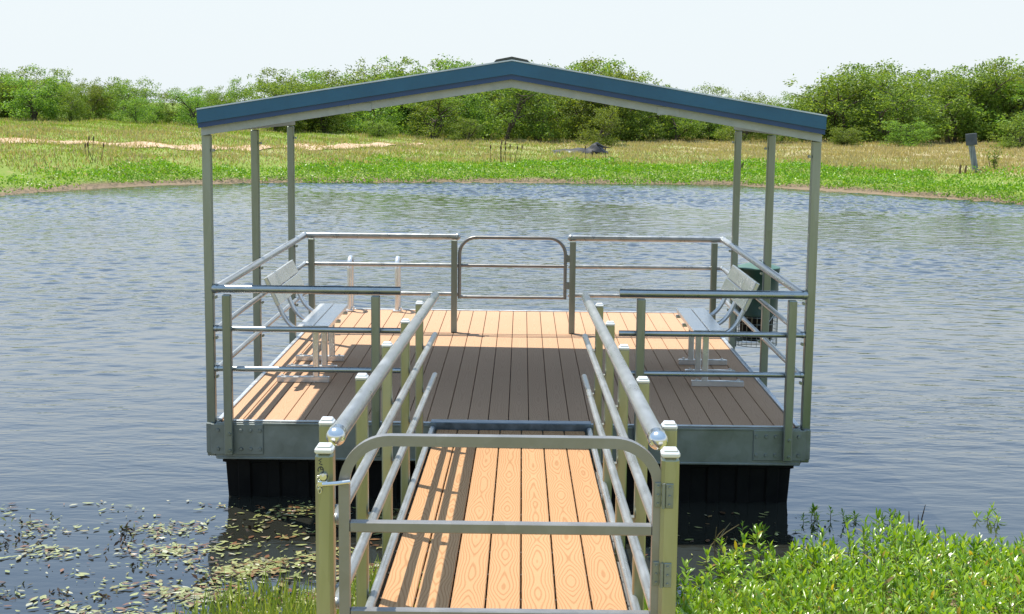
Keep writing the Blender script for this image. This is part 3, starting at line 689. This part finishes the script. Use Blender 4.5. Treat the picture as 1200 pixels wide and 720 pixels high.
# ------------------------------------------------------------------ trees
def tree_variant(kind):
    """unit-high mesquite: trunk/limbs mesh and a crown of leaf clumps"""
    mb = MB(); blobs = []; tips = []
    nst = random.choice((2, 3, 3, 4))
    for i in range(nst):
        az = 2 * math.pi * (i + random.random() * .6) / nst; lean = random.uniform(.12, .34)
        p = Vector((random.uniform(-.03, .03), random.uniform(-.03, .03), -.03)); d = Vector((math.cos(az) * lean, math.sin(az) * lean, 1)).normalized()
        pts = [p]; r0 = random.uniform(.016, .026); hh = random.uniform(.5, .82)
        for k in range(5):
            d = (d + Vector((random.uniform(-.25, .25), random.uniform(-.25, .25), random.uniform(-.05, .15)))).normalized(); p = p + d * hh / 5; pts.append(p)
        mb.tube(pts, [r0 * (1 - .16 * k) for k in range(6)], 6); tips.append(pts[-1])
        for k in (2, 3, 4, 5):
            for _ in range(2):
                a = random.uniform(0, 2 * math.pi); dd = Vector((math.cos(a), math.sin(a), random.uniform(.1, .9))).normalized(); L = random.uniform(.14, .34)
                q = pts[k] + dd * L; m_ = pts[k] + dd * L * .5 + Vector((0, 0, random.uniform(-.02, .04))); mb.tube([pts[k], m_, q], [r0 * .42, r0 * .28, r0 * .12], 5); tips.append(q)
    for q in tips: blobs.append((q, random.uniform(.06, .12)))
    low = 18 if kind == 'bush' else 14
    for _ in range(low):                              # skirt of low foliage
        a = random.uniform(0, 2 * math.pi); rr = random.uniform(.1, .42); blobs.append((Vector((rr * math.cos(a), rr * math.sin(a), random.uniform(.06, .34))), random.uniform(.08, .15)))
    for _ in range(16):
        a = random.uniform(0, 2 * math.pi); rr = random.uniform(.05, .4); blobs.append((Vector((rr * math.cos(a), rr * math.sin(a), random.uniform(.45, .95) - rr * .4)), random.uniform(.035, .085)))
    P = []; 
    for c, r in blobs:
        n = int(6000 * r * r * random.uniform(.9, 2.6))
        u = rand_dirs(n) * (rng.uniform(.25, 1, (n, 1)) ** .6) * r * np.array([1.15, 1.15, .8]); P.append(np.array(c) + u)
        ns = n // 7; u = rand_dirs(ns, .3) * r * rng.uniform(.9, 1.25, (ns, 1)); P.append(np.array(c) + u)    # wispy outliers
    P = np.concatenate(P); P[:, 2] = np.abs(P[:, 2]); P[:, 2] /= max(1e-6, np.quantile(P[:, 2], .997))
    n = len(P); D = rand_dirs(n); D[:, 2] -= .25; N = rand_dirs(n, .8)
    V, F = leaf_quads(P, D, N, rng.uniform(.022, .046, n), rng.uniform(.010, .020, n))
    return mb, V, F
VARS = []
for i in range(9):
    mb, V, F = tree_variant('bush' if i >= 6 else 'tree')
    me = np_mesh('crown', V, F, M['tree_leaf'])
    VARS.append((mb, me))
TRUNKS = []
for mb, me in VARS:
    o = mb.build('trunk', M['bark'], None); TRUNKS.append(o.data); bpy.data.objects.remove(o)
TOPX = [-200, -80, 0, 60, 110, 150, 200, 250, 300, 340, 400, 440, 470, 530, 580, 640, 690, 720, 760, 800, 830, 870, 910, 950, 1000, 1050, 1100, 1150, 1200, 1300, 1400]
TOPY = [90, 86, 85, 77, 94, 90, 104, 100, 88, 80, 86, 76, 72, 74, 78, 80, 72, 74, 92, 97, 100, 113, 106, 98, 73, 84, 80, 70, 75, 78, 84]
def place_tree(px, D, hfac, v, label, group, name='mesquite_tree', cat='tree', h=None, width=None):
    x, y = at(px, D); z0 = float(ground(x, y)[0][0])
    if h is None:
        hor = 121.3 + (px - 600) * .0105; zt = CAM.z + (hor - np.interp(px, TOPX, TOPY)) / 1696 * D
        h = (zt - z0) * hfac
    t_ = thing(name, (x, y, z0 - .05), label, cat, group)
    wd = width if width else h * random.uniform(1.15, 1.6)
    t_.rotation_euler = (0, 0, random.uniform(0, 6.28)); t_.scale = (wd, wd, h)
    link('trunk', TRUNKS[v], t_); link('crown', VARS[v][1], t_)
    return t_
ORD = ['first', 'second', 'third', 'fourth', 'fifth', 'sixth', 'seventh', 'eighth', 'ninth', 'tenth', 'eleventh', 'twelfth', 'thirteenth', 'fourteenth', 'fifteenth', 'sixteenth', 'seventeenth', 'eighteenth', 'nineteenth', 'twentieth']
ZONES = [(-999, 235, 'from the photo\'s left edge, standing on the grassy rise'), (235, 600, 'from the left eave, seen under the left roof slope'), (600, 968, 'right of the roof ridge, seen under the right roof slope'), (968, 9999, 'right of the roof\'s right end, behind dry grass')]
cnt = [0, 0, 0, 0]; px = -70
while px < 1275:
    zi = [i for i, (a, b_, _) in enumerate(ZONES) if a <= px < b_][0]
    hf = random.choice((1.0, 1.04, .9, .78, .97, .66)); D = 84 + random.uniform(-3.5, 4)
    lab = '%s front row mesquite %s' % (ORD[cnt[zi]], ZONES[zi][2]); cnt[zi] += 1
    place_tree(px, D, hf, random.randrange(9), lab, 'front row of mesquite trees beyond the pond')
    px += random.uniform(16, 24)
px = -80
ZB = [('mesquite treetop behind the front row on the left rise', 235), ('mesquite treetop behind the front row above the left roof slope', 600), ('mesquite treetop behind the front row beyond the right roof slope', 968), ('mesquite treetop behind the front row on the far right', 9999)]
while px < 1290:
    lab = [l for l, b_ in ZB if px < b_][0]
    place_tree(px, 96 + random.uniform(-4, 8), random.choice((1.0, .98, .9, 1.02)), random.randrange(6), lab, lab.replace('mesquite treetop', 'mesquite treetops'))
    px += random.uniform(18, 26)
# lower bushes in front of the trees
for px, D, h, wd, lab in ((700, 76, 2.3, 3.0, 'dense dark round bush beside the black sheet'), (445, 78, 1.1, 2.2, 'low bush left of the roof centre at the thicket foot'), (545, 79, 1.3, 2.4, 'low pale bush at the thicket foot under the roof'),
                          (1060, 76, 1.5, 3.4, 'wide light green bush at the thicket foot on the right'), (985, 77, 1.2, 2.4, 'low bush right of the roof end'), (340, 80, 1.4, 2.6, 'light green bush behind the dirt track under the left roof slope'), (1185, 74, 1.9, 3.2, 'green bush right of the leaning post')):
    place_tree(px, D, 1, random.choice((6, 7, 8)), lab, None, 'bush', 'bush', h, wd)

# ------------------------------------------------------------------ far bank plants and grasses
def scatter(n, pxa, pxb, Da, Db):
    px = rng.uniform(pxa, pxb, n); D = rng.uniform(Da, Db, n); k = (px - 600) / 1696. - .006
    x = CAM.x + k * D; y = CAM.y + D; z, s = ground(x, y); return x, y, z, s, px, D
# bright green shoreline mat
x, y, z, s, px, D = scatter(330000, -260, 1460, 42, 66)
edge = 4.4 * np.interp(px, [0, 250, 420, 560], [.42, .5, .72, 1]) + .8 * np.sin(x * .8) + .5 * np.sin(x * 2.3 + 1); lo_ = .12 + .3 * np.sin(x * .55 + 2) + .25 * np.clip((px - 900) / 200, 0, 1)
keep = (s > lo_) & (s < edge) & (y > 25) & (rng.uniform(size=len(s)) < np.clip(.45 + (px - 60 + 40 * np.sin(y * 1.3)) / 200, .3, 1)); keep &= ~((px > 1090) & (s > 2.2) & (rng.uniform(size=len(s)) < .75))
x, y, z, px = x[keep], y[keep], z[keep], px[keep]; n = len(x)
hh = (.12 + .22 * np.clip(np.sin(x * 1.9) * np.sin(y * 2.3 + x) + .5, 0, 1)) * rng.uniform(.3, 1, n)
D_ = rand_dirs(n, .3); V, F = leaf_quads(np.stack([x, y, z + hh], 1), D_, rand_dirs(n, 1.2), rng.uniform(.06, .13, n), rng.uniform(.035, .075, n), .1)
props(link('shore_plants', np_mesh('shore_plants', V, F, M['shore_leaf'])), 'bright green leafy plants matting the far shore', 'plants', None, 'stuff')
def blades(x, y, z, h, wd, lean):
    n = len(x); a = rng.uniform(0, 2 * np.pi, n); l = rng.uniform(.1, 1, n) * lean
    D = np.stack([np.cos(a) * l, np.sin(a) * l, np.ones(n)], 1); N = np.stack([rng.normal(size=n) * .6, -np.ones(n), rng.normal(size=n) * .3], 1)
    return leaf_quads(np.stack([x, y, z - .02], 1), D, N, h, wd, .06)
def clump(x, y, a=1.0): return np.sin(x * .9 * a + 2 * np.sin(y * .31 * a)) * np.sin(y * .47 * a + 1.5 * np.sin(x * .37 * a)) * .5 + .5
def on_path(x, y):
    i = np.clip(np.searchsorted(PATH[0], x), 0, 159); return (y > PATH[1][i] - PATH[2][i] * .85) & (y < PATH[1][i] + PATH[3][i] * .8) & (x < PATH[0][-1])
x, y, z, s, px, D = scatter(260000, -260, 1460, 48, 92)
c = clump(x, y); drybias = np.interp(px, [0, 300, 450, 640, 760, 900, 1200], [.52, .5, .4, .48, .7, .86, .86]); drybias = np.where((D > 70) & (px < 420), .15, drybias)
ok = (s > np.interp(px, [0, 420, 560], [1.2, 2.2, 3.2])) & (~on_path(x, y) | (rng.uniform(size=len(s)) < .32)) & (rng.uniform(size=len(s)) < .45 + .5 * c) ; isdry = rng.uniform(size=len(s)) < np.clip(drybias + (c - .5) * .5, .03, .97)
isdry &= s > np.interp(px, [0, 420, 560], [2.2, 3.2, 5.0])
for nm, sel, mt, lab, hb in (('meadow_grass', ok & ~isdry, M['grass_green'], 'green meadow grass covering the far bank', .13), ('dry_grass', ok & isdry, M['grass_dry'], 'straw coloured dry grass on the far bank', .19)):
    n = int(sel.sum()); big = .7 + .8 * clump(x[sel], y[sel], 1.7); V, F = blades(x[sel], y[sel], z[sel], hb * big * rng.uniform(.5, 1.2, n), rng.uniform(.02, .05, n), .9)
    props(link(nm, np_mesh(nm, V, F, mt)), lab, 'grass', None, 'stuff')

# ------------------------------------------------------------------ near bank: leafy weeds at the right, grass at the left
def weeds(name, X, Y, Zb, H, label=None, leafscale=1.0, ln=(8, 14)):
    P, D, N, L, W = [], [], [], [], []; st = MB(); SV = []; n = len(X)
    for i in range(n):
        a = rng.uniform(0, 2 * np.pi); lean = rng.uniform(.05, .45); ax = np.array([math.cos(a) * lean, math.sin(a) * lean, 1.]); ax /= np.linalg.norm(ax); h = H[i]; b0 = np.array([X[i], Y[i], Zb[i]])
        k = int(rng.integers(*ln)); f = np.linspace(.3, 1, k); az = rng.uniform(0, 6.28) + np.arange(k) * 2.4
        el = np.interp(f, [.3, 1], [.15, 1.1]) + rng.uniform(-.3, .3, k)
        d = np.stack([np.cos(az) * np.cos(el), np.sin(az) * np.cos(el), np.sin(el)], 1)
        P.append(b0 + ax * (f * h)[:, None]); D.append(d); N.append(np.stack([-np.cos(az) * np.sin(el), -np.sin(az) * np.sin(el), np.cos(el)], 1) + rng.normal(size=(k, 3)) * .35)
        L.append(rng.uniform(.05, .105, k) * leafscale * np.interp(f, [.3, 1], [1.1, .75])); W.append(rng.uniform(.011, .024, k) * leafscale)
        SV.append(np.stack([b0 + [-.003, 0, 0], b0 + [.003, 0, 0], b0 + ax * h + [.0015, 0, 0], b0 + ax * h - [.0015, 0, 0]]))
    P = np.concatenate(P); D = np.concatenate(D); N = np.concatenate(N); L = np.concatenate(L); W = np.concatenate(W)
    D = unit(D); S = unit(np.cross(D, N)); Nn = np.cross(S, D); L_, W_ = L[:, None], W[:, None]; cv = rng.uniform(-.02, .22, (len(P), 1)) * L_
    q = [P, P + D * L_ * .33 + Nn * cv * .8 + S * W_ * .5, P + D * L_ * .33 + Nn * cv * .5, P + D * L_ * .33 + Nn * cv * .8 - S * W_ * .5, P + D * L_ * .7 + Nn * cv * .6 + S * W_ * .38, P + D * L_ * .7 + Nn * cv * .35, P + D * L_ * .7 + Nn * cv * .6 - S * W_ * .38, P + D * L_ - Nn * cv * .4]
    V = np.stack(q, 1).reshape(-1, 3); b8 = (np.arange(len(P)) * 8)[:, None]
    F = np.concatenate([b8 + np.array(f_) for f_ in ((0, 1, 2, 2), (0, 2, 3, 3), (1, 4, 5, 2), (2, 5, 6, 3), (4, 7, 5, 5), (5, 7, 6, 6))]); tri = F[:, 2] == F[:, 3]
    F3 = np.concatenate([F[tri][:, :3], F[~tri][:, [0, 1, 2]], F[~tri][:, [0, 2, 3]]])
    me = np_mesh(name, V, F3, M['near_leaf'], True)
    SVa = np.concatenate(SV); sm = np_mesh(name + '_stems', SVa, np.arange(len(SVa)).reshape(-1, 4), M['near_stem'])
    return me, sm
n = 5600
X = rng.uniform(.75, 6.5, n); Y = rng.uniform(-3.6, 1.0, n)
yb = np.interp(X, [.7, 1.0, 1.3, 1.7, 2.0, 2.35, 2.8, 3.3, 3.8, 4.3, 6.5], [-2.2, -1.85, -1.45, -1.1, -1.0, -.92, -.9, -.95, -.85, -.65, .2]) + .16 * np.sin(X * 5) + rng.normal(size=n) * .10
dens = np.clip((yb - Y) * 2.6, 0, 1); keep = (rng.uniform(size=n) < dens) & (X > .72 + .25 * np.clip(-Y - 2.2, 0, 1) * 0)
X, Y, yb = X[keep], Y[keep], yb[keep]; zb = np.maximum(ground(X, Y)[0], WZ - .03)
H = rng.uniform(.07, .23, len(X)) * (.45 + 1.1 * clump(X * 3, Y * 3)) * np.interp(yb - Y, [0, .5], [.6, 1])
me, sm = weeds('bank_weeds', X, Y, zb, H)
bw = props(link('bank_weeds', me), 'dense bright green leafy weeds covering the near bank right of the gate', 'weeds', None, 'stuff')
o = link('stems', sm, bw); o['kind'] = 'stuff'
# small single plants standing in the water beyond the mat
for i, (px_, py_, lab) in enumerate(((2.22, -.42, 'leftmost small leafy sprout in the water beyond the bank weeds'), (2.46, -.36, 'tallest leafy sprout in the water beyond the bank weeds'), (2.74, -.45, 'dark leafy sprout right of the tallest sprout in the water'), (3.42, -.36, 'small pale sprout alone in the water at the far right'), (1.72, -.80, 'thin leafy sprout by the dock corner water'))):
    k_ = 5; me, sm = weeds('sprout', px_ + rng.normal(size=k_) * .05, py_ + rng.normal(size=k_) * .07, np.full(k_, WZ - .02), rng.uniform(.04, .11, k_), None, .75, (7, 11))
    t_ = thing('water_sprout', (px_, py_, WZ), lab, 'plant', 'leafy sprouts standing in the water')
    o = link('leaves', me, t_); o.matrix_parent_inverse = Matrix.Translation((-px_, -py_, -WZ)); o2 = link('stem', sm, t_); o2.matrix_parent_inverse = o.matrix_parent_inverse
# dark dead stalks by the dock corner
for (x_, y_, lab) in ((1.42, -1.0, 'bare brown dead stalks leaning beside the right end of the weeds'), (2.96, -.40, 'short dark stubs standing in the water behind the bank weeds')):
    t_ = thing('dead_stalks', (x_, y_, WZ), lab, 'stalks'); mb = MB()
    for k_ in range(7 if x_ < 2 else 3):
        a = rng.uniform(0, 6.28); l = rng.uniform(.1, .28) if x_ < 2 else rng.uniform(.06, .13); q = Vector((x_ + rng.normal() * .06, y_ + rng.normal() * .05, WZ - .02)); dd = Vector((math.cos(a) * (.9 if x_ < 2 else .15), math.sin(a) * .4, .8)).normalized()
        mb = MB(); mb.tube([q, q + dd * l * .6, q + dd * l + Vector((0, 0, -.02 if x_ < 2 else 0))], [.005, .004, .002], 5)
        mb.build('stalk', M['near_stem'] if x_ < 2 else M['reed'], t_)
# grass at the foot of the gangway
n = 5200; x = np.concatenate([rng.uniform(-2.4, -.5, n), rng.uniform(.6, 2.5, 1500)]); y = np.concatenate([rng.uniform(-4.2, -1.75, n), rng.uniform(-4.2, -2.2, 1500)])
z, s = ground(x, y); keep = (y < -1.75 - .95 * np.clip((-.9 - x), 0, 2) ** 1.1 + .25 * np.sin(x * 7) + rng.normal(size=len(x)) * .12); x, y, z = x[keep], y[keep], np.maximum(z[keep], WZ - .05)
V, F = blades(x, y, z, rng.uniform(.10, .27, len(x)), rng.uniform(.006, .013, len(x)), .7)
props(link('bank_grass', np_mesh('bank_grass', V, F, M['grass_green'])), 'green grass blades on the near bank left of the gate', 'grass', None, 'stuff')

# floating leaves
def leaves_on_water(n, fx, fy, size=(.028, .062)):
    x, y = fx(n), fy(n); cl = clump(x * 2.2, y * 3.1); return x, y, cl
n = 84000; x = rng.uniform(-5.2, -.35, n); y = rng.uniform(-3.9, .05, n)
ed = np.interp(x, [-5, -3.6, -2.6, -2.0, -1.2, -.4], [-.05, -.15, -.1, -.02, .0, .0])
cl = np.sin(x * 4.1 + 2 * np.sin(y * 3)) * np.sin(y * 7.3 + 1.7 * np.sin(x * 2.3)) * .5 + .5
dn = np.interp(x, [-5, -3, -2.3, -1.6, -.5], [.10, .16, .30, .62, .62]) * np.interp(y, [-3, -1.3, -.5, 0], [1.25, 1.0, .6, .3]) * (.05 + 1.5 * cl ** 3.4)
keep = (y < ed) & (rng.uniform(size=n) < dn); x, y = x[keep], y[keep]
n2 = 420; x2 = rng.uniform(.7, 2.3, n2); y2 = rng.uniform(-2.2, -.1, n2); k2 = (rng.uniform(size=n2) < .42) & (y2 < -.2 - .0 * x2); x = np.concatenate([x, x2[k2]]); y = np.concatenate([y, y2[k2]]); n = len(x)
a = rng.uniform(0, 6.28, n); L = rng.uniform(.012, .038, n) * rng.choice([.6, 1, 1, 1.25], n); W = L * rng.choice([.24, .3, .36, .5], n); tz = rng.normal(size=n) * .09
ang = np.linspace(0, 2 * np.pi, 9)[:-1]; u = L[:, None] * np.cos(ang); v = W[:, None] * np.sin(ang) * (1 - .45 * np.abs(np.cos(ang)))
Vx = x[:, None] + u * np.cos(a)[:, None] - v * np.sin(a)[:, None]; Vy = y[:, None] + u * np.sin(a)[:, None] + v * np.cos(a)[:, None]
Vz = WZ + .006 + rng.uniform(0, .004, n)[:, None] + np.abs(u * tz[:, None]) + np.abs(v) * rng.uniform(0, .25, n)[:, None]
V = np.stack([Vx, Vy, Vz], 2).reshape(-1, 3); F = np.arange(len(V)).reshape(-1, 8)
props(link('floating_leaves', np_mesh('floating_leaves', V, F, M['lily'])), 'pale and brown leaves floating on the water left of the gangway', 'water leaves', None, 'stuff')
# brown shoots and debris breaking the surface among the leaves
mb = MB()
for i in range(46):
    x_ = rng.uniform(-3.9, -.7); y_ = rng.uniform(-2.3, -.25)
    for k_ in range(int(rng.integers(1, 5))):
        q = Vector((x_ + rng.normal() * .04, y_ + rng.normal() * .02, WZ - .01)); a = rng.uniform(0, 6.28); dd = Vector((math.cos(a), .6 * math.sin(a), rng.uniform(.1, .8))).normalized(); l = rng.uniform(.02, .055)
        mb.tube([q, q + dd * l], [.006, .003], 5)
for i in range(24):                                  # dark wet leaf clumps
    x_ = rng.uniform(-4.2, -.8); y_ = rng.uniform(-2.6, -.3)
    k_ = int(rng.integers(5, 16)); P = np.stack([x_ + rng.normal(size=k_) * .06, y_ + rng.normal(size=k_) * .03, np.full(k_, WZ + .004)], 1); D = rand_dirs(k_, .25); D[:, 2] = np.abs(D[:, 2]) * .7
    Vq, Fq = leaf_quads(P, D, rand_dirs(k_, 1.0), rng.uniform(.025, .065, k_), rng.uniform(.010, .024, k_), .15); mb.add([tuple(p) for p in Vq], [tuple(int(q) for q in f) for f in Fq])
o = mb.build('floating_debris', M['debris']); props(o, 'dark brown bits of stalk among the floating leaves', 'debris', None, 'stuff')

# ------------------------------------------------------------------ far bank things
x_, y_ = 16.48, 42.0; z_ = float(ground(x_, y_)[0][0])
sp = thing('leaning_post', (x_, y_, z_), 'grey weathered post leaning left with a dark square board on top', 'post')
mb = MB(); mb.bar((x_, y_, z_ - .2), (x_ - .29, y_, z_ + 1.15), .19, .17, .02, Vector((0, 1, 0))); mb.build('wooden_post', M['grey_wood'], sp)
mb = MB(); mx = Matrix.Rotation(R(-6), 3, 'Y'); mb.box((x_ - .31, y_ - .12, z_ + 1.18), (.38, .05, .42), .012, mx); mb.box((x_ - .20, y_ - .02, z_ + 1.19), (.22, .2, .40), .012, mx); mb.build('board', M['dark_board'], sp)
for dx, h_, lab in ((-.62, .34, 'thin dark stub at the left of the leaning post'), (-.42, .30, 'thicker dark stub just left of the leaning post')):
    z2 = float(ground(x_ + dx, y_)[0][0]); t_ = thing('wooden_stub', (x_ + dx, y_, z2), lab, 'stub'); mb = MB()
    mb.tube([(x_ + dx, y_, z2 - .05), (x_ + dx + .01, y_, z2 + h_ * .6), (x_ + dx + .03, y_, z2 + h_)], [.045, .04, .025], 7); mb.build('stub', M['reed'], t_)
x_, y_ = 17.2, 42.6; z_ = float(ground(x_, y_)[0][0])
sh = thing('shrub', (x_, y_, z_), 'thin sparse green sapling right of the leaning post', 'shrub'); mb = MB(); P = []
for k_ in range(6):
    a = rng.uniform(0, 6.28); q = [Vector((x_ + .05 * math.cos(a), y_, z_ - .03))]; l = rng.uniform(.5, 1.0)
    for i in range(4): q.append(q[-1] + Vector((rng.normal() * .06 + .05 * math.cos(a), rng.normal() * .04, l / 4)))
    mb.tube(q, [.016, .013, .010, .008, .005], 5)
    for i in range(1, 5): P.append(np.array(q[i]) + rng.normal(size=(11, 3)) * .06)
mb.build('stem', M['bark'], sh); P = np.concatenate(P); V, F = leaf_quads(P - np.array([x_, y_, z_]), rand_dirs(len(P)), rand_dirs(len(P)), rng.uniform(.06, .12, len(P)), rng.uniform(.03, .05, len(P)))
link('leaves', np_mesh('leaves', V, F, M['tree_leaf']), sh)
# crumpled black plastic sheet on the grass
x_, y_ = 2.75, 57.5; z_ = float(ground(x_, y_)[0][0])
bs = thing('plastic_sheet', (x_, y_, z_), 'crumpled black plastic sheet lying on the far bank grass', 'sheet')
nx, ny = 46, 16; V = []
for j in range(ny):
    for i in range(nx):
        u = i / (nx - 1); v = j / (ny - 1); px_ = -1.25 + 2.55 * u; py_ = -.5 + v
        prof = .12 + .10 * math.exp(-((u - .2) / .2) ** 2) + .18 * math.exp(-((u - .5) / .16) ** 2) + .44 * math.exp(-((u - .80) / .12) ** 2)
        hz = prof * math.sin(math.pi * min(max(v, 0), 1)) ** .7 + .025 * math.sin(u * 21 + v * 7) * math.sin(v * 11 + u * 9); V.append((px_ + .05 * math.sin(v * 13), py_, max(hz, -.02) + .0))
F = [(j * nx + i, j * nx + i + 1, (j + 1) * nx + i + 1, (j + 1) * nx + i) for j in range(ny - 1) for i in range(nx - 1)]
me = bpy.data.meshes.new('sheet'); me.from_pydata(V, [], F); me.materials.append(M['black_sheet']); o = link('sheet', me, bs)
mb = MB(); mb.add([(x_ - .72, y_ - .62, z_ + .1), (x_ - .42, y_ - .66, z_ + .08), (x_ - .36, y_ - .55, z_ + .15), (x_ - .62, y_ - .52, z_ + .18)], [(0, 1, 2, 3)]); mb.build('pale_flap', M['grey_sheet'], bs)
mb = MB()
mb.tube([(x_ + .55, y_ - .5, z_ + .16), (x_ + .9, y_ - .55, z_ + .12), (x_ + 1.45, y_ - .5, z_ + .02)], [.06, .04, .01], 6); mb.tube([(x_ + .8, y_ - .2, z_ + .5), (x_ + 1.1, y_ - .3, z_ + .36), (x_ + 1.45, y_ - .3, z_ + .33)], [.07, .05, .01], 6); mb.build('torn_edge', M['black_sheet'], bs)
# seed stalks on the far shore
def stalks(px, D, n, h, lab, name='seed_stalks'):
    x_, y_ = at(px, D); z_ = float(ground(x_, y_)[0][0]); t_ = thing(name, (x_, y_, z_), lab, 'reeds'); mb = MB()
    for k_ in range(n):
        q = Vector((x_ + rng.normal() * .28, y_ + rng.normal() * .2, z_ - .02)); l = h * rng.uniform(.6, 1.1); e = q + Vector((rng.normal() * .1, 0, l)); mb.tube([q, (q + e) / 2, e], [.012, .011, .008], 5); mb.tube([e - Vector((0, 0, .02)), e + Vector((.01, 0, .07)), e + Vector((.02, 0, .16))], [.014, .034, .01], 6)
    mb.build('stalk', M['reed'], t_)
stalks(590, 58.5, 9, .85, 'brown seed stalks on the far shore below the roof ridge'); stalks(683, 60, 3, .6, 'few brown seed stalks in front of the black plastic sheet')
stalks(103, 52, 5, .7, 'thin seed stalks on the left bank slope'); stalks(862, 56, 4, .4, 'short brown seed stalks between the right canopy posts')
